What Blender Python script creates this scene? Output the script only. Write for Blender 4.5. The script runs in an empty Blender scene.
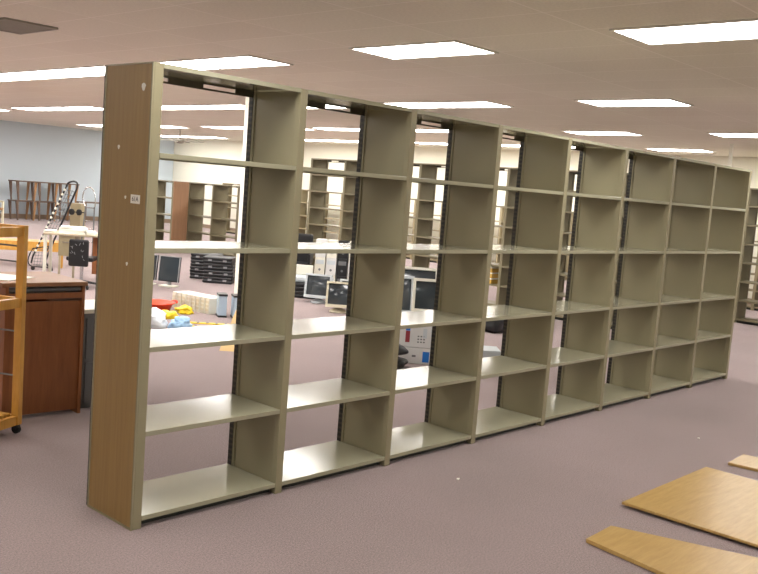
import bpy, bmesh, math, random
from mathutils import Vector, Matrix, Euler
from mathutils import noise as mnoise
random.seed(7)
S = bpy.context.scene
C = S.collection
PI = math.pi

# ---------------------------------------------------------------- camera
CAM = Vector((-2.374, -3.6896, 1.747))
YAW, PITCH, ROLL, F = 0.82857, -0.10688, 0.07671, 898.86
fw = Vector((math.sin(YAW)*math.cos(PITCH), math.cos(YAW)*math.cos(PITCH), math.sin(PITCH)))
rt = Vector((math.cos(YAW), -math.sin(YAW), 0)); up = rt.cross(fw)
r2 = rt*math.cos(ROLL) + up*math.sin(ROLL); u2 = -rt*math.sin(ROLL) + up*math.cos(ROLL)
cd = bpy.data.cameras.new('camera'); cam = bpy.data.objects.new('camera', cd); C.objects.link(cam)
M4 = Matrix((r2, u2, -fw)).transposed().to_4x4(); M4.translation = CAM
cam.matrix_world = M4
cd.sensor_fit = 'HORIZONTAL'; cd.sensor_width = 36; cd.lens = F/758*36
cd.clip_start = 0.05; cd.clip_end = 200
S.camera = cam

# ---------------------------------------------------------------- world, exposure
w = bpy.data.worlds.new('world'); S.world = w; w.use_nodes = True
w.node_tree.nodes['Background'].inputs[0].default_value = (0.9, 0.92, 1, 1)
w.node_tree.nodes['Background'].inputs[1].default_value = 0.3
S.view_settings.view_transform = 'Standard'; S.view_settings.look = 'None'
S.view_settings.exposure = 1.06; S.view_settings.gamma = 1; S.view_settings.use_curve_mapping = False
LAMP = 10.0

# ---------------------------------------------------------------- materials
def srgb(r, g, b):
    f = lambda c: (c/255/12.92) if c/255 <= 0.04045 else ((c/255+0.055)/1.055)**2.4
    return (f(r), f(g), f(b), 1)
MATS = {}
def mat(name, col, rough=0.6, metal=0, var=0.06, scale=8, bump=0, bscale=60, spec=0.5, coat=0, emit=0):
    if name in MATS: return MATS[name]
    m = bpy.data.materials.new(name); m.use_nodes = True; nt = m.node_tree; b = nt.nodes['Principled BSDF']
    b.inputs['Roughness'].default_value = rough; b.inputs['Metallic'].default_value = metal
    b.inputs['Specular IOR Level'].default_value = spec
    if coat: b.inputs['Coat Weight'].default_value = coat; b.inputs['Coat Roughness'].default_value = 0.15
    tc = nt.nodes.new('ShaderNodeTexCoord')
    n = nt.nodes.new('ShaderNodeTexNoise'); n.inputs['Scale'].default_value = scale; n.inputs['Detail'].default_value = 4
    nt.links.new(tc.outputs['Object'], n.inputs['Vector'])
    mx = nt.nodes.new('ShaderNodeMix'); mx.data_type = 'RGBA'
    c = Vector(col[:3])
    mx.inputs[6].default_value = (*(c*(1-var)), 1); mx.inputs[7].default_value = (*(c*(1+var)), 1)
    nt.links.new(n.outputs['Fac'], mx.inputs[0]); nt.links.new(mx.outputs[2], b.inputs['Base Color'])
    if bump:
        n2 = nt.nodes.new('ShaderNodeTexNoise'); n2.inputs['Scale'].default_value = bscale
        nt.links.new(tc.outputs['Object'], n2.inputs['Vector'])
        bp = nt.nodes.new('ShaderNodeBump'); bp.inputs['Strength'].default_value = bump; bp.inputs['Distance'].default_value = 0.01
        nt.links.new(n2.outputs['Fac'], bp.inputs['Height']); nt.links.new(bp.outputs['Normal'], b.inputs['Normal'])
    if emit:
        b.inputs['Emission Color'].default_value = (1, 0.97, 0.93, 1); b.inputs['Emission Strength'].default_value = emit
    MATS[name] = m; return m

def wood(name, c1, c2, rough=0.45, stretch=(9, 9, 0.6), scale=3.0, axis_detail=6, coat=0.0):
    m = bpy.data.materials.new(name); m.use_nodes = True; nt = m.node_tree; b = nt.nodes['Principled BSDF']
    b.inputs['Roughness'].default_value = rough
    if coat: b.inputs['Coat Weight'].default_value = coat; b.inputs['Coat Roughness'].default_value = 0.25
    tc = nt.nodes.new('ShaderNodeTexCoord'); mp = nt.nodes.new('ShaderNodeMapping')
    mp.inputs['Scale'].default_value = stretch
    nt.links.new(tc.outputs['Object'], mp.inputs['Vector'])
    n = nt.nodes.new('ShaderNodeTexNoise'); n.inputs['Scale'].default_value = scale
    n.inputs['Detail'].default_value = axis_detail; n.inputs['Roughness'].default_value = 0.65; n.inputs['Distortion'].default_value = 0.4
    nt.links.new(mp.outputs['Vector'], n.inputs['Vector'])
    r = nt.nodes.new('ShaderNodeValToRGB'); r.color_ramp.elements[0].position = 0.3; r.color_ramp.elements[1].position = 0.7
    r.color_ramp.elements[0].color = c1; r.color_ramp.elements[1].color = c2
    nt.links.new(n.outputs['Fac'], r.inputs['Fac']); nt.links.new(r.outputs['Color'], b.inputs['Base Color'])
    MATS[name] = m; return m

M = dict(
    steel=mat('tan_painted_steel', srgb(143, 136, 109), 0.27, var=0.04, scale=3, bump=0.02, bscale=20),
    shelfsteel=mat('tan_shelf_steel', srgb(154, 151, 128), 0.13, spec=0.32, var=0.05, scale=2.5, bump=0.03, bscale=6),
    shadowsteel=mat('base_shadow_steel', srgb(42, 44, 38), 0.6),  # near black: holds the shade of the gap under the bottom shelf
    rail=mat('dark_brown_rail_steel', srgb(74, 68, 52), 0.45),
    farsteel=mat('far_tan_steel', srgb(120, 112, 87), 0.5, var=0.05),
    lowsteel=mat('sand_painted_steel', srgb(150, 138, 108), 0.5),
    walnut=wood('walnut_laminate', srgb(136, 106, 54), srgb(150, 120, 66), 0.42, (14, 14, 0.5), 4, coat=0.15),
    redwood=wood('cherry_laminate', srgb(126, 74, 38), srgb(148, 92, 50), 0.5, (10, 10, 1.0), 3),
    endwood=wood('brown_laminate', srgb(136, 102, 74), srgb(150, 114, 84), 0.5),
    pine=wood('golden_pine', srgb(196, 140, 54), srgb(222, 170, 82), 0.4, (6, 6, 1.2), 3, coat=0.2),
    oak=wood('light_oak_veneer', srgb(176, 141, 80), srgb(196, 163, 100), 0.32, (1.2, 9, 9), 4, coat=0.3),
    oaktop=wood('oak_table_leg', srgb(148, 108, 68), srgb(170, 130, 88), 0.5),
    darkwood=wood('dark_table_wood', srgb(92, 72, 60), srgb(116, 92, 76), 0.5),
    offwhite=mat('off_white_plastic', srgb(226, 224, 210), 0.45),
    beige=mat('beige_plastic', srgb(214, 208, 184), 0.5),
    lightgrey=mat('light_grey_plastic', srgb(196, 204, 208), 0.45),
    paper=mat('white_paper', srgb(240, 238, 228), 0.8),
    carton=mat('white_carton', srgb(214, 214, 212), 0.7, var=0.05, scale=15),
    black=mat('black_plastic', srgb(26, 27, 30), 0.38),
    screen=mat('dark_screen_glass', srgb(52, 60, 66), 0.12, coat=0.6),
    silver=mat('silver_trim', srgb(170, 172, 176), 0.35, metal=0.3),
    chrome=mat('chrome', srgb(200, 202, 205), 0.2, metal=0.9),
    greymetal=mat('grey_metal', srgb(104, 106, 108), 0.5),
    deskgrey=mat('putty_metal', srgb(178, 166, 142), 0.5),
    orange=mat('orange_plastic', srgb(236, 66, 20), 0.4),
    yellow=mat('yellow_plastic', srgb(238, 208, 30), 0.45),
    bag=mat('white_plastic_bag', srgb(228, 234, 238), 0.4, var=0.08, scale=20),
    bluebag=mat('blue_plastic', srgb(158, 198, 232), 0.4, var=0.15, scale=30),
    blue=mat('blue_print', srgb(20, 110, 200), 0.6), red=mat('dark_red_print', srgb(150, 52, 60), 0.6),
    paleblue=mat('pale_blue_plastic', srgb(178, 198, 216), 0.5),
    amber=mat('amber_box', srgb(206, 164, 70), 0.6),
    tanboard=mat('tan_board', srgb(206, 170, 106), 0.55),
    cream=mat('cream_wall_paint', srgb(244, 242, 226), 0.85, var=0.015, scale=0.6),
    bluewall=mat('pale_blue_wall_paint', srgb(198, 210, 218), 0.85, var=0.02, scale=0.6),
    column=mat('white_column_paint', srgb(244, 243, 230), 0.6),
    base=mat('brown_vinyl_base', srgb(150, 128, 108), 0.6),
    vent=mat('vent_grey', srgb(150, 146, 134), 0.6),
    lampframe=mat('lamp_frame_white', srgb(225, 222, 214), 0.5),
    diffuser=mat('lamp_diffuser', srgb(250, 250, 250), 0.5, emit=LAMP),
    rubber=mat('rubber', srgb(20, 20, 20), 0.7),
    wire=mat('steel_wire', srgb(120, 124, 126), 0.4, metal=0.5),
)
def carpet():
    m = bpy.data.materials.new('mauve_carpet'); m.use_nodes = True; nt = m.node_tree; b = nt.nodes['Principled BSDF']
    b.inputs['Roughness'].default_value = 0.95; b.inputs['Specular IOR Level'].default_value = 0.15
    b.inputs['Sheen Weight'].default_value = 0.25; b.inputs['Sheen Roughness'].default_value = 0.6
    tc = nt.nodes.new('ShaderNodeTexCoord')
    a = nt.nodes.new('ShaderNodeTexNoise'); a.inputs['Scale'].default_value = 110; a.inputs['Detail'].default_value = 3; a.inputs['Roughness'].default_value = 0.8
    c = nt.nodes.new('ShaderNodeTexNoise'); c.inputs['Scale'].default_value = 0.9; c.inputs['Detail'].default_value = 5
    for n in (a, c): nt.links.new(tc.outputs['Object'], n.inputs['Vector'])
    r = nt.nodes.new('ShaderNodeValToRGB'); r.color_ramp.elements[0].position = 0.3; r.color_ramp.elements[1].position = 0.7
    r.color_ramp.elements[0].color = srgb(108, 94, 94); r.color_ramp.elements[1].color = srgb(172, 151, 149)
    nt.links.new(a.outputs['Fac'], r.inputs['Fac'])
    r2_ = nt.nodes.new('ShaderNodeValToRGB'); r2_.color_ramp.elements[0].position = 0.3; r2_.color_ramp.elements[1].position = 0.75
    r2_.color_ramp.elements[0].color = (0.88, 0.87, 0.86, 1); r2_.color_ramp.elements[1].color = (1.06, 1.04, 1.05, 1)
    nt.links.new(c.outputs['Fac'], r2_.inputs['Fac'])
    mx = nt.nodes.new('ShaderNodeMix'); mx.data_type = 'RGBA'; mx.blend_type = 'MULTIPLY'; mx.inputs[0].default_value = 1
    nt.links.new(r.outputs['Color'], mx.inputs[6]); nt.links.new(r2_.outputs['Color'], mx.inputs[7])
    nt.links.new(mx.outputs[2], b.inputs['Base Color'])
    bp = nt.nodes.new('ShaderNodeBump'); bp.inputs['Strength'].default_value = 0.5; bp.inputs['Distance'].default_value = 0.01
    nt.links.new(a.outputs['Fac'], bp.inputs['Height']); nt.links.new(bp.outputs['Normal'], b.inputs['Normal'])
    return m
def tiles():
    # 0.61 x 1.22 m lay-in tiles: narrow grooves between, every tile its own faint tone
    m = bpy.data.materials.new('ceiling_tiles'); m.use_nodes = True; nt = m.node_tree; b = nt.nodes['Principled BSDF']
    b.inputs['Roughness'].default_value = 0.9
    tc = nt.nodes.new('ShaderNodeTexCoord'); sp = nt.nodes.new('ShaderNodeSeparateXYZ'); nt.links.new(tc.outputs['Object'], sp.inputs[0])
    def math_(op, a, bb=None, clamp=False):
        n = nt.nodes.new('ShaderNodeMath'); n.operation = op; n.use_clamp = clamp
        for i, v in enumerate((a, bb)):
            if v is None: continue
            if isinstance(v, (int, float)): n.inputs[i].default_value = v
            else: nt.links.new(v, n.inputs[i])
        return n.outputs[0]
    def groove(out, off, pitch):
        t = math_('FRACT', math_('DIVIDE', math_('SUBTRACT', out, off), pitch))
        d = math_('MULTIPLY', math_('MINIMUM', t, math_('SUBTRACT', 1.0, t)), pitch)
        return math_('LESS_THAN', d, 0.007)
    g = math_('MAXIMUM', groove(sp.outputs[0], 3.4, 0.61), groove(sp.outputs[1], -0.24, 1.22))
    fx = math_('FLOOR', math_('DIVIDE', math_('SUBTRACT', sp.outputs[0], 3.4), 0.61)); fy = math_('FLOOR', math_('DIVIDE', math_('SUBTRACT', sp.outputs[1], -0.24), 1.22))
    cb = nt.nodes.new('ShaderNodeCombineXYZ'); nt.links.new(fx, cb.inputs[0]); nt.links.new(fy, cb.inputs[1])
    wn = nt.nodes.new('ShaderNodeTexWhiteNoise'); nt.links.new(cb.outputs[0], wn.inputs['Vector'])
    r = nt.nodes.new('ShaderNodeValToRGB'); r.color_ramp.elements[0].color = srgb(231, 225, 211); r.color_ramp.elements[1].color = srgb(235, 230, 216)
    nt.links.new(wn.outputs['Value'], r.inputs['Fac'])
    no = nt.nodes.new('ShaderNodeTexNoise'); no.inputs['Scale'].default_value = 45; no.inputs['Detail'].default_value = 4
    nt.links.new(tc.outputs['Object'], no.inputs['Vector'])
    mr = nt.nodes.new('ShaderNodeMapRange'); mr.inputs['From Min'].default_value = 0.3; mr.inputs['From Max'].default_value = 0.7; mr.inputs['To Min'].default_value = 0.94; mr.inputs['To Max'].default_value = 1.04
    nt.links.new(no.outputs['Fac'], mr.inputs[0])
    hs = nt.nodes.new('ShaderNodeMix'); hs.data_type = 'RGBA'; hs.blend_type = 'MULTIPLY'; hs.inputs[0].default_value = 1
    nt.links.new(r.outputs['Color'], hs.inputs[6]); nt.links.new(mr.outputs[0], hs.inputs[7])
    mx = nt.nodes.new('ShaderNodeMix'); mx.data_type = 'RGBA'; mx.inputs[7].default_value = srgb(246, 240, 230)
    nt.links.new(g, mx.inputs[0]); nt.links.new(hs.outputs[2], mx.inputs[6]); nt.links.new(mx.outputs[2], b.inputs['Base Color'])
    bp = nt.nodes.new('ShaderNodeBump'); bp.inputs['Strength'].default_value = 0.15; bp.inputs['Distance'].default_value = 0.01
    nt.links.new(no.outputs['Fac'], bp.inputs['Height']); nt.links.new(bp.outputs['Normal'], b.inputs['Normal'])
    return m
def slotted():
    # rear post of the shelving: dark punched slots down its whole height
    m = bpy.data.materials.new('shaded_slotted_post'); m.use_nodes = True; nt = m.node_tree; b = nt.nodes['Principled BSDF']
    b.inputs['Roughness'].default_value = 0.5
    tc = nt.nodes.new('ShaderNodeTexCoord'); sp = nt.nodes.new('ShaderNodeSeparateXYZ'); nt.links.new(tc.outputs['Object'], sp.inputs[0])
    n = nt.nodes.new('ShaderNodeMath'); n.operation = 'DIVIDE'; n.inputs[1].default_value = 0.032; nt.links.new(sp.outputs[2], n.inputs[0])
    f = nt.nodes.new('ShaderNodeMath'); f.operation = 'FRACT'; nt.links.new(n.outputs[0], f.inputs[0])
    l = nt.nodes.new('ShaderNodeMath'); l.operation = 'LESS_THAN'; l.inputs[1].default_value = 0.6; nt.links.new(f.outputs[0], l.inputs[0])
    mx = nt.nodes.new('ShaderNodeMix'); mx.data_type = 'RGBA'; mx.inputs[6].default_value = srgb(56, 52, 38); mx.inputs[7].default_value = srgb(24, 22, 17)  # steel tone darkened to carry the shade on the inset face
    nt.links.new(l.outputs[0], mx.inputs[0]); nt.links.new(mx.outputs[2], b.inputs['Base Color'])
    return m
wood('light_cherry_top', srgb(126, 84, 52), srgb(146, 104, 68), 0.5, (1, 9, 9), 3); M['decktop'] = MATS['light_cherry_top']
M['carpet'] = carpet(); M['tiles'] = tiles(); M['slots'] = slotted()

# ---------------------------------------------------------------- mesh helpers
class MB:
    def __init__(s): s.bm = bmesh.new()
    def box(s, x0, y0, z0, x1, y1, z1, mtx=None, bevel=0):
        r = bmesh.ops.create_cube(s.bm, size=1)['verts']
        T = Matrix.Translation(((x0+x1)/2, (y0+y1)/2, (z0+z1)/2)) @ Matrix.Diagonal((x1-x0, y1-y0, z1-z0, 1))
        bmesh.ops.transform(s.bm, verts=r, matrix=T)
        if bevel:
            es = list({e for v in r for e in v.link_edges})
            o = bmesh.ops.bevel(s.bm, geom=es, offset=bevel, segments=2, affect='EDGES', profile=0.5)
            r = list({v for f in o['faces'] for v in f.verts} | {v for v in r if v.is_valid})
        if mtx: bmesh.ops.transform(s.bm, verts=r, matrix=mtx)
        return s
    def hexa(s, bot, top):
        vs = [s.bm.verts.new(p) for p in list(bot)+list(top)]; n = len(bot)
        s.bm.faces.new(vs[:n][::-1]); s.bm.faces.new(vs[n:])
        for i in range(n): s.bm.faces.new((vs[i], vs[(i+1) % n], vs[n+(i+1) % n], vs[n+i]))
        return s
    def tube(s, pts, r, seg=8):
        pts = [Vector(p) for p in pts]; rings = []
        for i, p in enumerate(pts):
            d = (pts[min(i+1, len(pts)-1)] - pts[max(i-1, 0)]).normalized()
            a = Vector((0, 0, 1)) if abs(d.z) < 0.9 else Vector((1, 0, 0))
            u = d.cross(a).normalized(); v = d.cross(u)
            rr = r[i] if isinstance(r, (list, tuple)) else r
            rings.append([s.bm.verts.new(p + (u*math.cos(t)+v*math.sin(t))*rr) for t in [2*PI*k/seg for k in range(seg)]])
        for A, B in zip(rings, rings[1:]):
            for k in range(seg): s.bm.faces.new((A[k], A[(k+1) % seg], B[(k+1) % seg], B[k]))
        s.bm.faces.new(rings[0][::-1]); s.bm.faces.new(rings[-1])
        return s
    def wheel(s, c, axis, r, wd, seg=14):
        c = Vector(c); a = Vector(axis).normalized()*wd/2
        return s.tube([c-a, c-a*0.7, c+a*0.7, c+a], [r*0.85, r, r, r*0.85], seg)
    def build(s, name, m, parent=None, loc=None, smooth=False):
        bmesh.ops.recalc_face_normals(s.bm, faces=s.bm.faces)
        me = bpy.data.meshes.new(name); s.bm.to_mesh(me); s.bm.free(); me.materials.append(m)
        if smooth:
            for p in me.polygons: p.use_smooth = True
        o = bpy.data.objects.new(name, me); C.objects.link(o)
        if parent: o.parent = parent
        if loc: o.location = loc
        return o
def B(*a, **k): return MB().box(*a, **k)
def tag(o, label, cat, group=None):
    o['label'] = label; o['category'] = cat
    if group: o['group'] = group
    return o
def thing(name, label, cat, loc=(0, 0, 0), rz=0, group=None):
    o = bpy.data.objects.new(name, None); C.objects.link(o); o.location = loc; o.rotation_euler = (0, 0, rz)
    o.empty_display_size = 0.1
    return tag(o, label, cat, group)
def struct(name, mb, m):
    o = mb.build(name, m); o['kind'] = 'structure'; return o
def dup(root, loc, rz, label, group=None):
    def rec(o, par):
        c = o.copy(); C.objects.link(c)
        if par: c.parent = par
        for ch in [x for x in bpy.data.objects if x.parent == o]: rec(ch, c)
        return c
    r = rec(root, None); r.location = loc; r.rotation_euler = (root.rotation_euler.x, root.rotation_euler.y, rz); r['label'] = label
    if group: r['group'] = group
    return r

# ---------------------------------------------------------------- room
X0, X1, Y0, Y1, H = -7.0, 16.4, -7.0, 24.0, 3.0
struct('floor', B(X0, Y0, -0.1, X1, Y1, 0), M['carpet'])
struct('ceiling', B(X0, Y0, H, X1, Y1, H+0.1), M['tiles'])
struct('wall_back', B(X0, Y1, 0, X1, Y1+0.15, H), M['bluewall'])
struct('wall_right', B(X1, Y0, 0, X1+0.15, Y1, H), M['cream'])
struct('wall_left', B(X0-0.15, Y0, 0, X0, Y1, H), M['cream'])
struct('wall_front', B(X0, Y0-0.15, 0, X1, Y0, H), M['cream'])
struct('baseboard_back', B(X0, Y1-0.012, 0, X1, Y1, 0.14), M['base'])
struct('baseboard_right', B(X1-0.012, Y0, 0, X1, Y1-0.012, 0.12), M['base'])

# ---------------------------------------------------------------- ceiling lights
def make_lamp():
    t = thing('ceiling_light', '', 'ceiling light')
    f = MB()
    W, L = 0.61, 1.22
    for b in ((0, 0, W, 0.025), (0, L-0.025, W, L), (0, 0.025, 0.025, L-0.025), (W-0.025, 0.025, W, L-0.025)):
        f.box(b[0], b[1], -0.014, b[2], b[3], -0.001)
    f.build('frame', M['lampframe'], t)
    B(0.025, 0.025, -0.010, W-0.025, L-0.025, -0.002).build('diffuser', M['diffuser'], t)
    return t
lamp0 = make_lamp(); lampused = False
def lamp(x, y, label, group):
    global lampused
    if not lampused:
        lampused = True; lamp0.location = (x, y, H); lamp0['label'] = label; lamp0['group'] = group; return lamp0
    return dup(lamp0, (x, y, H), 0, label, group)
ORD = ['first', 'second', 'third', 'fourth', 'fifth', 'sixth', 'seventh', 'eighth', 'ninth', 'tenth', 'eleventh', 'twelfth', 'thirteenth', 'fourteenth', 'fifteenth', 'sixteenth', 'seventeenth']
def run(y, n): return [y+1.22*k for k in range(n)]
rows = [
    (3.42, 'nearest row of ceiling lights', [-1.6, 1.0] + run(3.65, 2) + run(6.1, 5) + [13.5, 16.0, 18.4, 20.9]),
    (7.15, 'second row of ceiling lights back', [-1.5, 0.9] + run(3.4, 2) + [6.3] + run(8.5, 3) + run(13.4, 3) + run(18.2, 3)),
    (11.1, 'third row of ceiling lights back', [-1.5, 0.95, 3.5] + run(6.2, 4) + run(11.5, 3) + run(16.4, 4)),
    (14.55, 'last row of ceiling lights', [-1.2, 1.2, 3.7] + run(6.4, 4) + run(12.0, 4) + run(19.2, 3)),
]
for x, nm, ys in rows:
    for k, y in enumerate(ys):
        lamp(x, y, 'bright fluorescent ceiling panel, %s from the right in the %s' % (ORD[k], nm), nm)
for x in (-3.9, -0.24):
    for y in [-5.0, -1.4, 2.2, 5.8, 9.4, 13.0, 16.6, 20.2]:
        lamp(x, y, 'recessed fluorescent panel in the ceiling outside the left edge of the view', 'ceiling lights beside the camera')
for x in (3.42, 7.08, 10.95, 14.45):
    lamp(x, -4.6, 'recessed fluorescent panel in the ceiling outside the right edge of the view', 'ceiling lights to the right of the view')

v = thing('ceiling_vent', 'flat grey ceiling vent grille set in the tiles at top left', 'vent', (1.22, 4.28, H))
mb = MB()
for b in ((0, 0, 0.5, 0.03), (0, 0.72, 0.5, 0.75), (0, 0.03, 0.03, 0.72), (0.47, 0.03, 0.5, 0.72)): mb.box(b[0], b[1], -0.02, b[2], b[3], -0.001)
mb.build('frame', M['vent'], v)
mb = MB()
for k in range(14): mb.box(0.03, 0.045+k*0.048, -0.016, 0.47, 0.075+k*0.048, -0.004)
mb.build('grille', M['vent'], v)

fan = thing('ceiling_fan', 'small pale ceiling fan hanging far back near the corner of the walls', 'ceiling fan', (12.3, 17.7, H))
MB().tube([(0, 0, -0.001), (0, 0, -0.26)], 0.02).build('rod', M['vent'], fan)
MB().tube([(0, 0, -0.24), (0, 0, -0.27), (0, 0, -0.35), (0, 0, -0.38)], [0.05, 0.12, 0.12, 0.06], 16).build('motor', M['vent'], fan)
for k in range(4):
    MB().box(0.10, -0.06, -0.32, 0.68, 0.06, -0.308, mtx=Matrix.Rotation(k*PI/2+0.62, 4, 'Z')).build('blade', M['vent'], fan)

# ---------------------------------------------------------------- columns
def col(x, y, wd, name): return struct(name, B(x-wd/2, y-wd/2, 0, x+wd/2, y+wd/2, H-0.001), M['column'])
col(5.12, 5.62, 0.16, 'column_1'); col(13.08, 2.56, 0.05, 'column_2')

# ---------------------------------------------------------------- steel library shelving
P = 0.9144
def shelving(label, loc, rz, bays, levels, Ht, D, m_up, m_sh, end=None, detail=False, solid=0.0, w_=0.0505, name='library_shelving', group=None):
    t = thing(name, label, 'shelving', loc, rz, group)
    def upright():
        mb = MB()
        mb.box(0, 0, 0, w_, 0.045, Ht, bevel=0.004 if detail else 0)
        mb.box(0.010, 0.045, 0.012, w_-0.010, D-0.034, Ht)
        if detail:
            mb.box(0.003, 0.045, 0.012, w_-0.003, 0.062, Ht)
            mb.box(0.003, D-0.05, 0.012, w_-0.003, D-0.034, Ht)
        return mb.build('upright', m_up, t)
    up0 = upright(); post0 = B(0, D-0.034, 0, w_, D, Ht).build('slotted_post', M['slots'] if detail else m_up, up0)
    for i in range(1, bays+1):
        c = up0.copy(); C.objects.link(c); c.location = (P*i, 0, 0)
        q = post0.copy(); C.objects.link(q); q.parent = c
    def shelf(th=0.024):
        mb = MB(); a, b = w_+0.001, P-0.001
        mb.box(a, 0.004, -0.004, b, D-0.004, 0.0)                      # sheet
        mb.box(a, 0.002, -th, b, 0.018, 0.001, bevel=0.002 if detail else 0)      # rolled front lip
        mb.box(a, D-0.018, -th, b, D-0.002, -0.001)
        if detail:
            mb.box(a, 0.0185, -0.018, a+0.006, D-0.0185, -0.0045); mb.box(b-0.006, 0.0185, -0.018, b, D-0.0185, -0.0045)
        return mb.build('shelf', m_sh, t)
    s0 = None
    for i in range(bays):
        for z in levels:
            if s0 is None: s0 = shelf(); c = s0
            else: c = s0.copy(); C.objects.link(c)
            c.location = (P*i, 0, z+0.011)
    # top cover and plinth coloured as the shade beneath, one of each per bay
    mb = MB(); mb.box(w_+0.001, 0.002, Ht-0.006, P-0.001, D-0.002, Ht); mb.box(w_+0.001, 0.002, Ht-0.022, P-0.001, 0.014, Ht-0.006)
    c0 = mb.build('top_cover', m_sh, t)
    mb = MB(); a, b = w_+0.001, P-0.001; ya, yb = D-0.03, D-0.022
    for q in ((a, Ht-0.044, b, Ht-0.034), (a, Ht-0.014, b, Ht-0.006), (a, Ht-0.034, a+0.10, Ht-0.014), (a+0.30, Ht-0.034, b-0.34, Ht-0.014), (b-0.12, Ht-0.034, b, Ht-0.014)): mb.box(q[0], ya, q[1], q[2], yb, q[3])
    r0 = mb.build('rear_rail', M['rail'], t)
    k0 = B(w_+0.001, 0.05, 0.0, P-0.001, 0.062, levels[0]-0.014).build('shadow_plinth', M['shadowsteel'], t)  # added strip, its dark colour stands for the shadow under the shelf
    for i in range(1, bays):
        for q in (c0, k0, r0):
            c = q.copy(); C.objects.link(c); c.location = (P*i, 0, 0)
    if end:
        x = -0.006 if detail else -0.02
        if detail: D = 0.42
        B(x, 0.012, 0.012, -0.0005, D-0.012, Ht-0.008).build('end_panel', end, t)
        mb = MB()
        mb.box(x-0.002, 0.0, 0, -0.0005, 0.0115, Ht); mb.box(x-0.002, D-0.0115, 0, -0.0005, D, Ht)
        mb.box(x-0.002, 0.012, 0, -0.0005, D-0.012, 0.0115); mb.box(x-0.002, 0.012, Ht-0.0075, -0.0005, D-0.012, Ht)
        mb.build('edge_trim', m_up, t)
    return t
main = shelving('long double-height run of eight open tan steel shelving bays with a wood grain end panel, in the middle of the room',
                (0, 0, 0), 0, 8, [0.0514, 0.4779, 0.8968, 1.3794, 1.8313], 2.2585, 0.442, M['steel'], M['shelfsteel'], end=M['walnut'], detail=True)
main['label'] = 'long run of eight open tan steel shelving bays with a wood grain end panel'
# chips and the shelf number sticker on the end panel
for (y, z, r) in ((0.075, 2.145, 0.016), (0.27, 1.86, 0.009), (0.19, 1.62, 0.007), (0.15, 1.30, 0.008)):
    mb = MB(); pts = [(-0.0075, y+r*math.cos(a)*(1+0.3*math.sin(3*a)), z+1.2*r*math.sin(a)) for a in [2*PI*k/9 for k in range(9)]]
    mb.hexa(pts, [(-0.0058, b, c) for _, b, c in pts]); o = mb.build('worn_chip', M['offwhite'], main)
st = B(-0.0072, 0.062, 1.595, -0.0061, 0.142, 1.637).build('number_sticker', M['paper'], main)
def text(s, size, m, parent, loc, rot, name='lettering', ext=0.0004):
    cu = bpy.data.curves.new(name, 'FONT'); cu.body = s; cu.size = size; cu.extrude = ext; cu.align_x = 'CENTER'; cu.align_y = 'CENTER'
    q = bpy.data.objects.new(name, cu); C.objects.link(q); bpy.context.view_layer.update()
    me = bpy.data.meshes.new_from_object(q.evaluated_get(bpy.context.evaluated_depsgraph_get())); bpy.data.objects.remove(q)
    me.materials.clear(); me.materials.append(m); o = bpy.data.objects.new(name, me); C.objects.link(o); o.parent = parent; o.location = loc; o.rotation_euler = rot
    return o
text('61A', 0.034, M['black'], st, (-0.0076, 0.102, 1.616), (PI/2, 0, -PI/2))

lv7 = [0.06+0.315*k for k in range(7)]
FR = -PI/2     # rows along Y, fronts towards -X
shelving('tall tan steel shelving row standing across the far side, seen through the open bays', (9.45, 9.17, 0), FR, 8, lv7, 2.26, 0.42, M['farsteel'], M['farsteel'], name='tall_shelving')
shelving('tall dark tan shelving row at the right edge behind the end of the near run', (12.72, 2.06, 0), FR, 4, lv7, 2.25, 0.42, M['farsteel'], M['farsteel'], name='tall_shelving')
shelving('pale shelving row further back by the cream wall at the right edge', (15.2, 3.6, 0), FR, 4, lv7, 2.1, 0.36, M['lowsteel'], M['lowsteel'], name='tall_shelving')
lv4 = [0.06+0.385*k for k in range(4)]
shelving('low tan shelving row with a brown end panel, behind the first bay', (9.25, 15.28, 0), FR, 2, lv4, 1.6, 0.42, M['farsteel'], M['farsteel'], name='low_shelving')
for o in list(bpy.data.objects):
    if o.name.startswith('low_shelving') and o.type == 'EMPTY':
        B(P*2+0.052, 0, 0, P*2+0.07, 0.40, 1.6).build('end_panel', M['endwood'], o)
shelving('low tan shelving row to the right of the brown end panel', (10.05, 13.96, 0), FR, 3, lv4, 1.6, 0.42, M['farsteel'], M['farsteel'], name='low_shelving')
shelving('low sand coloured shelving row against the cream wall', (15.6, 20.0, 0), FR, 14, lv4, 1.6, 0.36, M['lowsteel'], M['lowsteel'], name='low_shelving')

# amber boxes on the tall row
for k in range(3):
    o = B(0, 0, 0, 0.26, 0.22, 0.068).build('amber_box', M['amber'], loc=(9.5, 4.76, lv7[1]+0.012+k*0.09))
    B(-0.004, -0.004, 0.0685, 0.264, 0.224, 0.089).build('lid', M['paper'], o)
    tag(o, 'amber carton with a white lid on a tall far shelf, %s of its stack' % ['bottom', 'middle', 'top'][k], 'box', 'amber cartons on the tall far shelving')

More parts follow.
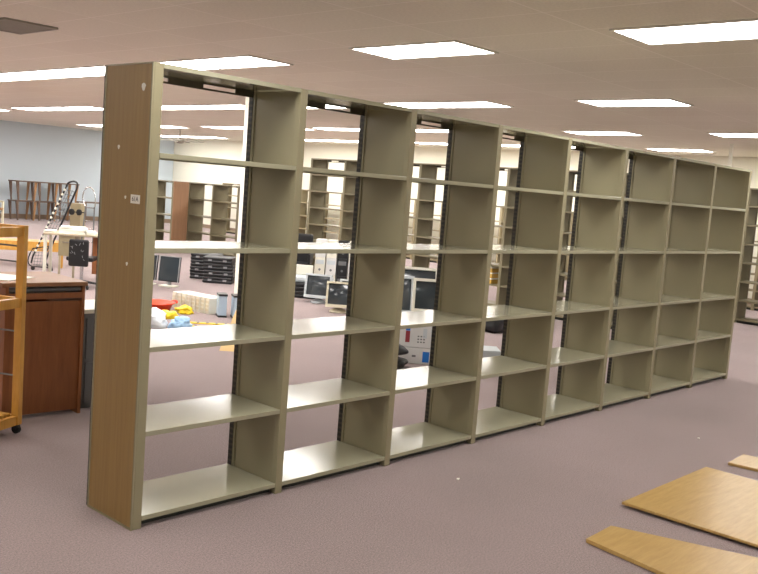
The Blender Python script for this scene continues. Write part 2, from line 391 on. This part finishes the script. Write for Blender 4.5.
# ---------------------------------------------------------------- loose boards on the carpet
def board(label, pts, z0=0.0, th=0.02, m='oak'):
    mb = MB(); mb.hexa([(x, y, z0) for x, y in pts], [(x, y, z0+th) for x, y in pts])
    es = [e for e in mb.bm.edges]; bmesh.ops.bevel(mb.bm, geom=es, offset=0.002, segments=1, affect='EDGES')
    return tag(mb.build('wooden_board', M[m]), label, 'board', 'loose oak boards on the carpet')
board('largest light oak board lying on the carpet at lower right', [(2.46, -1.33), (3.66, -1.33), (3.66, -2.45), (2.46, -2.45)], 0.016, 0.016)
bb_ = [o for o in bpy.data.objects if o.name.startswith('wooden_board')][0]
for x in (2.54, 3.54): B(x, -2.40, 0.001, x+0.05, -1.38, 0.0155).build('cleat', M['darkwood'], bb_)
board('narrow oak board lying nearest the camera at the bottom edge', [(1.77, -1.49), (2.06, -1.475), (2.42, -2.55), (1.60, -2.55)], 0.003, 0.022)
board('small oak board at the right edge beyond the largest board', [(3.95, -1.37), (4.28, -1.35), (4.40, -2.2), (4.05, -2.2)], 0.003, 0.02)
for (x, y, lab) in ((2.02, -0.45, 'paper scrap on the carpet in front of the third bay'), (4.48, -0.93, 'paper scrap on the carpet beyond the loose boards'), (0.55, 0.95, 'paper scrap on the carpet behind the first bay')):
    mb = MB(); mb.hexa([(x, y, 0.001), (x+0.02, y+0.004, 0.001), (x+0.017, y+0.02, 0.001), (x+0.002, y+0.015, 0.001)],
                       [(x, y, 0.004), (x+0.02, y+0.004, 0.009), (x+0.017, y+0.02, 0.005), (x+0.002, y+0.015, 0.008)])
    tag(mb.build('paper_scrap', M['paper']), 'tiny white ' + lab, 'litter')

# ---------------------------------------------------------------- pine rack at the left edge
rk = thing('pine_rack', 'golden pine cart on casters with steel rods, cut by the left edge', 'cart', (0.28, 1.84, 0), math.atan2(0.9, -0.43))
L, W, HT = 0.75, 0.38, 1.355
for (x, y) in ((0, 0), (L, 0), (0, W), (L, W)):
    o = B(x-0.027, y-0.02, 0.062, x+0.027, y+0.02, HT, bevel=0.003).build('post', M['pine'], rk)
    MB().wheel((x, y, 0.03), (0, 1, 0), 0.03, 0.03).build('caster', M['rubber'], rk)
    B(x-0.012, y-0.02, 0.03, x+0.012, y+0.02, 0.0615).build('caster_fork', M['black'], rk)
for y in (0, W):
    for z, h in ((HT-0.04, 0.075), (0.86, 0.06), (0.09, 0.06)):
        B(0.028, y-0.016, z-h/2, L-0.028, y+0.016, z+h/2, bevel=0.003).build('side_rail', M['pine'], rk)
for x in (0, L):
    for z in (HT-0.04, 0.86, 0.09): B(x-0.016, 0.021, z-0.03, x+0.016, W-0.021, z+0.03).build('cross_rail', M['pine'], rk)
for z in (1.22, 1.12, 0.67, 0.38):
    for y in (0, W): MB().tube([(0.027, y, z), (L-0.027, y, z)], 0.006).build('rod', M['greymetal'], rk)
mb = MB()
for k in range(6): mb.box(0.03, 0.025+k*0.057, 0.121, L-0.03, 0.065+k*0.057, 0.135)
mb.build('bottom_slats', M['pine'], rk)
for z in (1.16, 0.69): MB().tube([(-0.0, -0.0205, z), (0.0, -0.026, z)], 0.008).build('bolt', M['black'], rk)

# ---------------------------------------------------------------- cherry desk behind the rack
dk = thing('wooden_desk', 'reddish brown wooden desk with an open keyboard slot, behind the pine cart', 'desk', (0.31, 2.12, 0), -0.05)
W_, D_, T_ = 0.56, 0.62, 0.95
B(-0.03, -0.02, T_-0.028, W_+0.01, D_, T_, bevel=0.003).build('top', M['decktop'], dk)
B(0, 0, 0.0, 0.022, D_-0.02, T_-0.0285).build('side_panel', M['redwood'], dk)
B(W_-0.022, 0, 0.0, W_, D_-0.02, T_-0.0285).build('side_panel', M['redwood'], dk)
B(0.0225, 0.02, 0.03, W_-0.0225, 0.04, T_-0.135).build('front_panel', M['redwood'], dk)
B(0.0225, 0.0, T_-0.115, W_-0.0225, 0.02, T_-0.075).build('front_rail', M['redwood'], dk)
B(0.0225, 0.021, T_-0.09, W_-0.0225, D_-0.1, T_-0.075).build('keyboard_shelf', M['greymetal'], dk)
MB().tube([(0.023, 0.03, T_-0.055), (W_-0.023, 0.03, T_-0.055)], 0.014, 10).build('shelf_roll', M['greymetal'], dk)
B(0.0225, D_-0.05, 0.3, W_-0.0225, D_-0.03, 0.75).build('back_panel', M['redwood'], dk)
o = B(0, 0, 0, 0.3, 0.42, 0.004).build('paper_sheet', M['paper'], loc=(0.36, 2.2, 0.951)); o.rotation_euler.z = 0.5
tag(o, 'white sheet of paper lying on the brown desk at the left edge', 'paper')

cb = thing('filing_cabinet', 'dark grey metal cabinet with a white top between the brown desk and the end panel', 'cabinet', (0.93, 2.2, 0))
B(0, 0, 0, 0.5, 0.45, 0.70, bevel=0.004).build('body', M['greymetal'], cb); B(-0.005, -0.005, 0.7005, 0.505, 0.455, 0.73, bevel=0.003).build('top', M['offwhite'], cb)
for k in range(2):
    d = B(0.02, -0.012, 0.04+k*0.33, 0.48, -0.0005, 0.34+k*0.33).build('drawer', M['greymetal'], cb)
    MB().tube([(0.18, -0.035, 0.25+k*0.33), (0.32, -0.035, 0.25+k*0.33)], 0.007).box(0.18, -0.035, 0.245+k*0.33, 0.19, -0.012, 0.255+k*0.33).box(0.31, -0.035, 0.245+k*0.33, 0.32, -0.012, 0.255+k*0.33).build('handle', M['chrome'], d)

# ---------------------------------------------------------------- putty metal desk further back
A = -0.62
md = thing('metal_desk', 'putty coloured metal office desk covered in papers, beyond the brown desk', 'desk', (4.01, 8.97, 0), A)
B(0, 0, 0.72, 1.25, 0.62, 0.75, bevel=0.004).build('top', M['deskgrey'], md)
for x, y in ((0.03, 0.04), (0.03, 0.58), (1.2, 0.04), (1.2, 0.58)): B(x-0.022, y-0.022, 0, x+0.022, y+0.022, 0.7195).build('leg', M['offwhite'], md)
B(0.22, 0.02, 0.42, 0.46, 0.55, 0.7195).build('drawer_unit', M['lowsteel'], md)
B(0.27, 0.008, 0.62, 0.41, 0.0195, 0.63).build('handle', M['chrome'], md)
for x in (0.24, 0.44): B(x-0.015, 0.03, 0, x+0.015, 0.06, 0.4195).build('leg', M['deskgrey'], md)
B(0.70, 0.1, 0.16, 1.17, 0.12, 0.7195).build('modesty_panel', M['redwood'], md)
def on(root, x, y, z):
    return root.matrix_basis @ Vector((x, y, z)) if False else Matrix.Translation(root.location) @ Matrix.Rotation(root.rotation_euler.z, 4, 'Z') @ Vector((x, y, z))
for k, (x, y, a, b, h, lab) in enumerate(((0.22, 0.1, 0.36, 0.28, 0.10, 'tall heap of white papers on the metal desk'), (0.0, 0.15, 0.14, 0.22, 0.03, 'thin white paper stack at the left end of the metal desk'), (0.60, 0.12, 0.12, 0.24, 0.05, 'small white paper stack right of the tall heap'))):
    mb = MB(); n = 6
    for q in range(n):
        mb.box(-a/2, -b/2, h*q/n, a/2, b/2, h*(q+1)/n-0.001, mtx=Matrix.Translation((a/2+random.uniform(-.01, .01), b/2+random.uniform(-.01, .01), 0)) @ Matrix.Rotation(random.uniform(-.12, .12), 4, 'Z'))
    o = mb.build('paper_stack', M['paper'], loc=on(md, x, y, 0.7505)); o.rotation_euler.z = A; tag(o, lab, 'paper stack', 'paper stacks on the metal desk')

ch = thing('office_chair', 'black office chair with a patterned back standing at the metal desk', 'chair', (4.17, 8.2, 0), -0.75)
o = B(-0.14, -0.03, 0.33, 0.14, 0.03, 0.72, bevel=0.025).build('backrest', M['black'], ch)
mb = MB()
for k in range(12):
    x, z = random.uniform(-0.1, 0.1), random.uniform(0.38, 0.67)
    mb.tube([(x, -0.033, z), (x+random.uniform(-.03, .03), -0.034, z+random.uniform(0.01, .04))], 0.003, 5)
mb.build('scribble_pattern', M['silver'], o)
B(-0.19, 0.04, 0.40, 0.19, 0.40, 0.46, bevel=0.02).build('seat', M['black'], ch)
MB().tube([(0, 0.2, 0.08), (0, 0.2, 0.4)], 0.025).build('pillar', M['chrome'], ch)
for k in range(5):
    a = 2*PI*k/5+0.3; e = (0.24*math.cos(a), 0.2+0.24*math.sin(a), 0.06)
    l = MB().tube([(0, 0.2, 0.1), e], [0.022, 0.014]).build('leg', M['black'], ch)
    MB().wheel((e[0], e[1], 0.026), (-math.sin(a), math.cos(a), 0), 0.026, 0.03).build('caster', M['rubber'], l)
bx = thing('cardboard_box', 'small white box with black sides on the carpet under the metal desk', 'box', (4.62, 8.0, 0), A)
B(0, 0, 0, 0.12, 0.2, 0.16).build('body', M['offwhite'], bx); B(0.1205, 0, 0, 0.19, 0.2, 0.15).build('side', M['black'], bx)

# low pine bench beyond the cart
bn = thing('pine_bench', 'low golden pine bench on the carpet behind the pine cart', 'bench', (3.5, 11.6, 0), -0.5)
for k in range(2): B(0, 0.05+k*0.26, 0.40, 2.0, 0.27+k*0.26, 0.44, bevel=0.004).build('seat_plank', M['pine'], bn)
B(0.02, 0.02, 0.28, 1.98, 0.05, 0.44).build('apron', M['pine'], bn)
for x, y in ((0.06, 0.1), (1.94, 0.1), (0.06, 0.46), (1.94, 0.46)): B(x-0.03, y-0.03, 0, x+0.03, y+0.03, 0.3995).build('leg', M['pine'], bn)

# leaning wire cart with looped handle
wc = thing('folding_wire_cart', 'tall folding wire cart with dashed black and white rail, leaning to the right', 'cart', (4.62, 10.55, 0), -0.83)
def bez(a, b, c, n=6): return [tuple((1-t)**2*a[i]+2*t*(1-t)*b[i]+t*t*c[i] for i in range(3)) for t in [k/n for k in range(n+1)]]
MB().tube([(0.0, 0, 0.12), (0.02, 0, 0.22), (0.50, 0.1, 1.42)], 0.014).build('rail', M['black'], wc)
mb = MB()
for k in range(14):
    t = 0.08+k*0.066; a = (0.02+0.48*t, -0.012+0.1*t, 0.22+1.2*t); b = (0.02+0.48*(t+0.028), -0.012+0.1*(t+0.028), 0.22+1.2*(t+0.028))
    mb.tube([a, b], 0.018, 6)
mb.build('white_dashes', M['offwhite'], wc)
MB().tube([(0.22, 0, 0.13), (0.33, 0.02, 0.45), (0.66, 0.1, 1.36)]+bez((0.66, 0.1, 1.36), (0.72, 0.1, 1.50), (0.62, 0.1, 1.51))+bez((0.62, 0.1, 1.51), (0.51, 0.1, 1.50), (0.50, 0.1, 1.42)), 0.016).build('handle_loop', M['black'], wc)
mb = MB()
for k in range(11):
    t = 0.36+k*0.06; mb.tube([(0.02+0.48*t, 0.1*t, 0.22+1.2*t), (0.24+0.43*t, 0.1*t, 0.22+1.16*t)], 0.004, 5)
for s in (0.25, 0.5, 0.75):
    mb.tube([(0.19+s*0.2, 0.05, 0.65), (0.48+s*0.16, 0.1, 1.36)], 0.004, 5)
mb.build('wire_mesh', M['wire'], wc)
bk = MB().tube(bez((0.02, 0, 0.36), (-0.13, 0, 0.1), (0.02, 0, 0.06))+[(0.35, 0, 0.06)], 0.01, 6).tube(bez((0.30, 0, 0.42), (0.12, 0, 0.18), (0.34, 0, 0.05)), 0.014, 6).tube([(0.02, 0, 0.36), (0.30, 0, 0.42)], 0.01, 6).build('basket_frame', M['black'], wc)
mb = MB()
for k in range(6): mb.tube([(-0.04+0.02*abs(k-3), 0, 0.1+k*0.05), (0.22+0.01*k, 0, 0.1+k*0.05)], 0.003, 5)
for k in range(5): mb.tube([(0.0+k*0.045, 0, 0.07), (0.03+k*0.05, 0, 0.37)], 0.003, 5)
mb.build('basket_mesh', M['wire'], wc)
for x in (0.03, 0.33): MB().wheel((x, 0, 0.032), (0, 1, 0), 0.032, 0.03).build('caster', M['rubber'], wc)

# chrome hand truck
ht = thing('hand_truck', 'chrome hand truck with two raised black wheels, behind the metal desk', 'hand truck', (6.36, 12.0, 0), -0.83)
for s in (0, 1):
    x = s*0.17
    MB().tube([(x-0.08 if not s else x+0.0, 0, 0.02), (x, 0, 0.95), (x+0.0, 0, 1.02)], 0.014).build('rail', M['greymetal'], ht)
MB().tube([(0, 0, 1.02)]+bez((0, 0, 1.02), (-0.11, 0, 1.2), (-0.02, 0, 1.34))+bez((-0.02, 0, 1.34), (0.02, 0, 1.41), (0.09, 0, 1.38))+bez((0.09, 0, 1.38), (0.2, 0, 1.32), (0.18, 0, 1.02)), 0.012).build('handle_loop', M['chrome'], ht)
for z in (0.35, 0.6, 0.75, 1.0): MB().tube([(0, 0, z), (0.17, 0, z)], 0.009, 6).build('cross_bar', M['chrome'], ht)
MB().tube([(-0.26, 0, 0.9), (0.0, 0, 0.9)], 0.01, 6).build('axle', M['black'], ht)
for x in (-0.25, -0.11): MB().wheel((x, -0.02, 0.9), (0.5, 1, 0), 0.058, 0.05).build('wheel', M['rubber'], ht)
o = B(0, 0, 0, 0.2, 0.3, 1.05, bevel=0.005).build('tan_cabinet', M['lowsteel'], loc=(6.32, 12.5, 0)); o.rotation_euler.z = -0.83
tag(o, 'narrow tan upright cabinet behind the hand truck wheels', 'cabinet')

# stacked tables at the blue wall
def make_table(w_, d_, h_):
    t = thing('wooden_table', '', 'table')
    B(0, 0, h_-0.03, w_, d_, h_, bevel=0.003).build('tabletop', M['darkwood'], t)
    for x, s in ((0.05, 1), (w_-0.05, -1)):
        for y in (0.06, d_-0.06):
            mb = MB(); a = 0.04; b = 0.018; cx = x-s*0.0
            mb.hexa([(cx-b+s*0.04, y-b, 0), (cx+b+s*0.04, y-b, 0), (cx+b+s*0.04, y+b, 0), (cx-b+s*0.04, y+b, 0)], [(cx-a, y-a*.7, h_-0.031), (cx+a, y-a*.7, h_-0.031), (cx+a, y+a*.7, h_-0.031), (cx-a, y+a*.7, h_-0.031)])
            mb.build('leg', M['oaktop'] if s < 0 else M['darkwood'], t)
    return t
tb0 = make_table(0.68, 0.6, 0.6); first = True
names = ['left', 'middle', 'right']
for lev, z, h in (('lower', 0, 0.46), ('upper', 0.602, 0.6)):
    for k in range(3):
        lab = 'dark topped wooden table, %s tier, %s of the stack at the blue wall' % (lev, names[k])
        loc = (10.22+k*0.69, 23.05, z); g = 'tables stacked against the pale blue wall'
        if first: tb0.location = loc; tb0['label'] = lab; tb0['group'] = g; first = False
        else: dup(tb0, loc, 0, lab, g)
lt = thing('wooden_table', 'low dark table standing right of the stacked tables', 'table', (12.4, 22.9, 0))
B(0, 0, 0.62, 1.4, 0.6, 0.65).build('tabletop', M['darkwood'], lt)
for x, y in ((0.05, 0.05), (1.35, 0.05), (0.05, 0.55), (1.35, 0.55)): B(x-0.03, y-0.03, 0, x+0.03, y+0.03, 0.6195).build('leg', M['darkwood'], lt)
cr = thing('wooden_chair', 'pale wooden armchair by the blue wall at the left edge', 'chair', (8.6, 21.2, 0), 0.4)
for x in (0, 0.5):
    for y in (0, 0.5): B(x, y, 0, x+0.05, y+0.05, 0.6).build('leg', M['beige'], cr)
    B(x, 0.0, 0.6005, x+0.05, 0.55, 0.64).build('armrest', M['beige'], cr)
B(0.051, 0.0, 0.38, 0.499, 0.5, 0.45).build('seat', M['oaktop'], cr); B(0.051, 0.50, 0.5, 0.499, 0.54, 0.8).build('backrest', M['beige'], cr)

# ---------------------------------------------------------------- electronics seen through the bays
def flat_monitor(label, loc, rz, w_=0.40, h_=0.34, tilt=-0.12, group='flat monitors on the carpet'):
    t = thing('flat_monitor', label, 'monitor', loc, rz, group)
    B(-0.13, -0.09, 0, 0.13, 0.11, 0.025, bevel=0.01).build('base', M['offwhite'], t)
    B(-0.03, 0.03, 0.0255, 0.03, 0.055, 0.22).build('neck', M['silver'], t)
    R = Matrix.Translation((0, 0, 0.08)) @ Matrix.Rotation(tilt, 4, 'X')
    b = B(-w_/2, -0.02, 0, w_/2, 0.02, h_, mtx=R, bevel=0.006).build('housing', M['black'], t)
    mb = MB()
    for c in ((-w_/2, 0, -w_/2+0.012, h_), (w_/2-0.012, 0, w_/2, h_), (-w_/2, h_-0.012, w_/2, h_)): mb.box(c[0], -0.026, c[1], c[2], -0.0205, c[3], mtx=R)
    mb.build('bezel', M['silver'], b); B(-w_/2+0.02, -0.023, 0.02, w_/2-0.02, -0.0205, h_-0.02, mtx=R).build('screen', M['screen'], b)
    return t
flat_monitor('flat black monitor with silver bezel beside the case stacks', (5.68, 8.16, 0), -1.12, 0.36, 0.40)
flat_monitor('flat black monitor left of the other one, half behind the end panel', (5.50, 8.51, 0), -1.12, 0.36, 0.40)

def crt(label, loc, rz, m, w_=0.40, h_=0.36, tilt=-0.18, group='bulky old tube monitors', stand=0.05, fold=0.0):
    t = thing('tube_monitor', label, 'monitor', loc, rz, group)
    MB().tube([(0, 0.12, 0), (0, 0.12, 0.02), (0, 0.12, stand)], [0.13, 0.13, 0.07], 16).build('swivel_base', m, t)
    R = Matrix.Translation((0, 0, stand+0.03)) @ Matrix.Rotation(tilt, 4, 'X')
    mb = MB()
    f = 0.028
    for c in ((-w_/2, 0, -w_/2+f, h_), (w_/2-f, 0, w_/2, h_), (-w_/2+f, 0, w_/2-f, f*1.5), (-w_/2+f, h_-f, w_/2-f, h_)): mb.box(c[0], -0.03, c[1], c[2], 0.03, c[3], mtx=R)
    mb.build('bezel', m, t)
    mb = MB(); a, b = w_/2-0.005, w_/2-0.09
    mb.hexa([(-a, 0.031, 0.01), (a, 0.031, 0.01), (a, 0.031, h_-0.01), (-a, 0.031, h_-0.01)], [(-b, 0.36, 0.06), (b, 0.36, 0.06), (b, 0.36, h_-0.09), (-b, 0.36, h_-0.09)])
    bmesh.ops.transform(mb.bm, verts=mb.bm.verts, matrix=R); mb.build('rear_shell', m, t)
    # slightly domed tube face
    mb = MB(); n = 8; g = []
    for i in range(n+1):
        row = []
        for j in range(n+1):
            u, v_ = i/n*2-1, j/n*2-1
            row.append(mb.bm.verts.new(R @ Vector((u*(w_/2-f), -0.012+0.014*(u*u+v_*v_), (v_+1)/2*(h_-2.5*f)+1.5*f))))
        g.append(row)
    for i in range(n):
        for j in range(n): mb.bm.faces.new((g[i][j], g[i+1][j], g[i+1][j+1], g[i][j+1]))
    mb.build('screen', M['screen'], t, smooth=True)
    return t
crt('light grey tube monitor tilted back on the floor, leftmost in the second bay', (6.82, 5.98, 0), -0.98, M['lightgrey'])
crt('grey tube monitor behind the beige one, in the second bay', (6.98, 5.42, 0), -0.95, M['lightgrey'], 0.38, 0.34)
crt('beige tube monitor standing nearest, right side of the second bay', (6.42, 5.12, 0), -0.85, M['beige'], 0.36, 0.36)
def blackcase(w_, d_, h_, nm='plastic_case', lab='', loc=(0, 0, 0), rz=0, group=None):
    t = thing(nm, lab, 'case', loc, rz, group)
    B(-w_/2, -d_/2, 0, w_/2, d_/2, h_*0.48, bevel=0.018).build('tray', M['black'], t)
    B(-w_/2, -d_/2, h_*0.52, w_/2, d_/2, h_-0.002, bevel=0.018).build('lid', M['black'], t)
    for x in (-w_/4, w_/4): B(x-0.03, -d_/2-0.006, h_*0.36, x+0.03, -d_/2+0.002, h_*0.62).build('latch', M['silver'], t)
    B(-w_/2+0.02, -d_/2+0.02, h_*0.4801, w_/2-0.02, d_/2-0.02, h_*0.5199).build('gasket', M['rubber'], t)
    return t
tiers = ['bottom', 'second', 'third', 'top']
c0 = blackcase(0.50, 0.40, 0.11, lab='black hard plastic case at the bottom of the left stack', loc=(7.05, 9.04, 0), rz=-0.85, group='black cases stacked on the carpet')
for s, (x, y, nm) in enumerate(((7.05, 9.04, 'left'), (6.91, 8.49, 'right'))):
    for k in range(4):
        if s == 0 and k == 0: continue
        dup(c0, (x+random.uniform(-.015, .015), y+random.uniform(-.015, .015), k*0.1101), -0.85+random.uniform(-.04, .04), 'black hard plastic case, %s of the %s stack' % (tiers[k], nm), 'black cases stacked on the carpet')
# row of white file boxes
fb = None
for k in range(8):
    y = 6.27-k*0.088
    lab = 'white file box standing in a row on the carpet, %s from the left' % ORD[k]
    if fb is None:
        fb = thing('file_box', lab, 'box', (4.50, y, 0), 0, 'white file boxes in a row')
        B(0, -0.041, 0, 0.26, 0.041, 0.21, bevel=0.006).build('body', M['offwhite'], fb)
        for q in range(3): B(-0.006, -0.033, 0.04+q*0.05, -0.0005, 0.033, 0.07+q*0.05).build('rib', M['beige'], fb)
    else: dup(fb, (4.50+k*0.012, y, 0), random.uniform(-.02, .02), lab)
for k, (x, y) in enumerate(((4.56, 5.38), (4.67, 5.22))):
    t = thing('computer_tower', 'pale blue upright case with black ends, %s' % ('beside the white file boxes' if k == 0 else 'in front of the white column'), 'computer', (x, y, 0), -0.5, 'pale blue cases by the column')
    B(0, 0, 0.025, 0.10, 0.2, 0.27).build('body', M['paleblue'], t)
    B(-0.005, -0.01, 0, 0.105, 0.21, 0.0245).build('foot_cap', M['black'], t); B(-0.005, -0.01, 0.2705, 0.105, 0.21, 0.295).build('top_cap', M['black'], t)
# tan board propped up
mb = MB(); mb.hexa([(0, 0, 0.0), (0.5, 0, 0.0), (0.5, 0.02, 0.006), (0, 0.02, 0.006)], [(0.10, 0.55, 0.34), (0.45, 0.55, 0.34), (0.45, 0.57, 0.346), (0.10, 0.57, 0.346)])
o = mb.build('propped_board', M['tanboard'], loc=(3.22, 3.58, 0.0)); o.rotation_euler.z = -0.75
tag(o, 'tan board propped at a slant behind the first bay shelves', 'board')
B(0.15, 0.40, 0, 0.42, 0.46, 0.20).build('prop_block', M['tanboard'], o)

# orange tub, yellow bits, bags
tu = thing('orange_tub', 'shallow orange plastic tub on the carpet behind the first bay', 'tub', (4.10, 6.12, 0))
mb = MB(); n = 24; prof = [(0.19, 0.0), (0.24, 0.10), (0.26, 0.105), (0.26, 0.115), (0.235, 0.112), (0.18, 0.012)]
rings = [[mb.bm.verts.new((r*math.cos(2*PI*k/n), r*math.sin(2*PI*k/n), z)) for k in range(n)] for r, z in prof]
for A_, B_ in zip(rings, rings[1:]):
    for k in range(n): mb.bm.faces.new((A_[k], A_[(k+1) % n], B_[(k+1) % n], B_[k]))
mb.bm.faces.new(rings[0][::-1]); mb.bm.faces.new(rings[-1]); mb.build('bowl', M['orange'], tu, smooth=True)
MB().tube([(0.26, 0, 0.11)]+bez((0.26, 0, 0.11), (0.32, -0.08, 0.13), (0.24, -0.14, 0.11)), 0.012).build('handle', M['orange'], tu)
def lump(name, m, label, cat, loc, s, seed, sub=4):
    mb = MB(); bmesh.ops.create_icosphere(mb.bm, subdivisions=sub, radius=1)
    for v_ in mb.bm.verts:
        p = v_.co.copy(); d = mnoise.noise(p*1.6+Vector((seed, 0, 0)))*0.45 + mnoise.noise(p*4+Vector((0, seed, 0)))*0.22 + abs(mnoise.noise(p*8+Vector((0, 0, seed))))*0.12
        q = p*(1+d); q.z = max(q.z, -0.55)+0.55
        v_.co = Vector((q.x*s[0], q.y*s[1], q.z*s[2]))
    z0 = min(v_.co.z for v_ in mb.bm.verts)
    for v_ in mb.bm.verts: v_.co.z -= z0
    return tag(mb.build(name, m, loc=loc, smooth=True), label, cat)
lump('yellow_sack', M['yellow'], 'crumpled yellow sack touching the orange tub', 'bag', (4.34, 5.80, 0), (0.11, 0.10, 0.06), 3)
lump('yellow_sack', M['yellow'], 'small crumpled yellow sack in front of the orange tub', 'bag', (3.92, 5.55, 0), (0.13, 0.10, 0.06), 9)
lump('plastic_bag', M['bag'], 'crumpled white plastic bag on the carpet behind the first bay', 'bag', (3.36, 5.10, 0), (0.2, 0.17, 0.13), 5)
lump('plastic_bag', M['bluebag'], 'pale blue crumpled plastic bag right of the white one', 'bag', (3.64, 4.86, 0), (0.13, 0.11, 0.08), 12)
lump('plastic_bag', M['yellow'], 'crumpled yellow bag between the brown desk and the near end panel', 'bag', (2.2, 5.6, 0), (0.2, 0.15, 0.08), 22)
for k, (x, y) in enumerate(((4.12, 5.0), (4.02, 4.72))):
    t = thing('striped_strip', 'flat yellow and black strip on the carpet, %s' % ('further one' if k == 0 else 'nearer one'), 'strip', (x, y, 0), -0.72, 'yellow and black strips')
    B(-0.26, -0.035, 0, 0.26, 0.035, 0.012).build('strip', M['yellow'], t)
    for q in range(5): B(-0.24+q*0.11, -0.036, 0.0125, -0.21+q*0.11, 0.036, 0.014).build('stripe', M['black'], t)

# stacked desktop computers behind the tube monitors
tw = None; g = 'computers stacked behind the tube monitors'
def tower(loc, m, label, h_=0.29, w_=0.17):
    t = thing('computer_tower', label, 'computer', loc, -0.83, g)
    b = B(0, 0, 0.0, w_, 0.35, h_-0.002, bevel=0.005).build('case', m, t)
    B(0.02, -0.006, h_*0.62, w_-0.02, -0.0005, h_*0.85).build('drive_bay', M['lightgrey'] if m != M['black'] else M['greymetal'], t)
    MB().wheel((w_/2, -0.003, h_*0.3), (0, 1, 0), 0.02, 0.005).build('power_button', M['greymetal'], t)
    return t
dx, dy = math.cos(-0.83), math.sin(-0.83)
for c in range(4):
    for k in range(3):
        x, y = 7.78+dx*0.185*c, 7.10+dy*0.185*c
        m = M['black'] if c == 2 else (M['offwhite'] if (c+k) % 2 else M['carton'])
        tower((x, y, k*0.29), m, '%s computer tower, %s column from the left, %s tier' % ('black' if c == 2 else 'white', ORD[c], ['floor', 'middle', 'top'][k]))
bc = thing('office_chair', 'black office chair left of the stacked white computers', 'chair', (7.62, 7.42, 0), -0.9)
B(-0.26, 0.16, 0.42, 0.26, 0.24, 0.93, bevel=0.03).build('backrest', M['black'], bc); B(-0.27, -0.28, 0.36, 0.27, 0.2, 0.46, bevel=0.03).build('seat', M['black'], bc)
for x in (-0.29, 0.25): B(x, -0.2, 0.46, x+0.04, 0.15, 0.62, bevel=0.01).build('armrest', M['black'], bc)
MB().tube([(0, 0, 0.08), (0, 0, 0.36)], 0.03).build('pillar', M['black'], bc)
for k in range(5):
    a = 2*PI*k/5; e = (0.27*math.cos(a), 0.27*math.sin(a), 0.06)
    l = MB().tube([(0, 0, 0.1), e], [0.03, 0.02]).build('leg', M['black'], bc); MB().wheel((e[0], e[1], 0.028), (-math.sin(a), math.cos(a), 0), 0.028, 0.03).build('caster', M['rubber'], l)
pr = thing('printer', 'white curved printer on a black case at the left of the second bay', 'printer', (7.12, 6.67, 0.24), -0.83)
B(-0.22, -0.15, 0.0, 0.22, 0.2, 0.09, bevel=0.03).build('body', M['lightgrey'], pr); B(-0.16, 0.12, 0.0905, 0.16, 0.16, 0.25, bevel=0.01).build('paper_tray', M['offwhite'], pr)
blackcase(0.5, 0.4, 0.119, lab='black case on the carpet under the white printer, lower one', loc=(7.12, 6.67, 0), rz=-0.83, group='black cases under the printer')
blackcase(0.5, 0.4, 0.119, lab='black case directly under the white printer, upper one', loc=(7.12, 6.67, 0.12), rz=-0.83, group='black cases under the printer')

# cartons with monitors on top, third bay
def carton(label, loc, rz, s, patches, group='white printed cartons'):
    t = thing('carton', label, 'box', loc, rz, group)
    B(0, 0, 0, s[0], s[1], s[2], bevel=0.004).build('body', M['carton'], t)
    for (x0, z0, x1, z1, m) in patches: B(x0, -0.0018, z0, x1, -0.0002, z1).build('print', M[m], t)
    B(s[0]*0.02, s[1]*0.47, s[2]+0.0002, s[0]*0.98, s[1]*0.53, s[2]+0.001).build('tape', M['beige'], t)
    return t
R1 = -0.80
fine = [(0.205+0.03*(k % 3), 0.05+0.03*(k//3), 0.222+0.03*(k % 3), 0.064+0.03*(k//3), 'greymetal') for k in range(9)]
carton('white carton printed with a blue and red mark, under the tube monitors', (4.52, 2.32, 0.17), R1, (0.44, 0.4, 0.28), [(0.08, 0.17, 0.125, 0.27, 'blue'), (0.08, 0.05, 0.125, 0.168, 'red'), (0.26, 0.10, 0.30, 0.20, 'lightgrey'), (0.34, 0.12, 0.37, 0.2, 'lightgrey')]+fine)
carton('white carton with a bright blue corner patch, on the floor behind the third bay', (4.52, 2.32, 0), R1, (0.44, 0.4, 0.165), [(0.27, 0.02, 0.34, 0.13, 'blue'), (0.16, 0.07, 0.20, 0.09, 'greymetal')])
crt('light grey tube monitor on the cartons, nearest on the right', (4.84, 2.2, 0.452), R1, M['offwhite'], 0.36, 0.36, stand=0.03)
crt('light grey tube monitor on the cartons, left of the other', (5.02, 2.83, 0.0), R1+0.1, M['lightgrey'], 0.40, 0.42, stand=0.38)
crt('white tube monitor standing higher behind the two at the cartons', (5.70, 3.07, 0.0), R1+0.05, M['offwhite'], 0.44, 0.36, stand=0.5, tilt=-0.35)
for k in range(2):
    t = lump('seat_cushion', M['black'], 'black padded cushion in front of the cartons, %s one' % ('lower' if k == 0 else 'upper'), 'cushion', (4.22, 2.19, k*0.145), (0.2, 0.18, 0.08), 30+k*5, 3)
    t['group'] = 'black cushions by the cartons'
    m_ = t.modifiers.new('s', 'SUBSURF'); m_.levels = 0; m_.render_levels = 1
# fourth bay
gb = thing('metal_box', 'pale grey box with a dark knob on the carpet behind the fourth bay', 'box', (4.85, 1.66, 0), -0.8)
B(0, 0, 0, 0.34, 0.3, 0.23, bevel=0.01).build('body', M['lightgrey'], gb); MB().wheel((0.36, 0.02, 0.19), (1, 0, 0), 0.02, 0.03).build('knob', M['black'], gb)
lump('black_bag', M['black'], 'rounded black bag on the carpet beyond the grey box', 'bag', (7.42, 3.22, 0), (0.2, 0.2, 0.2), 41, 3)
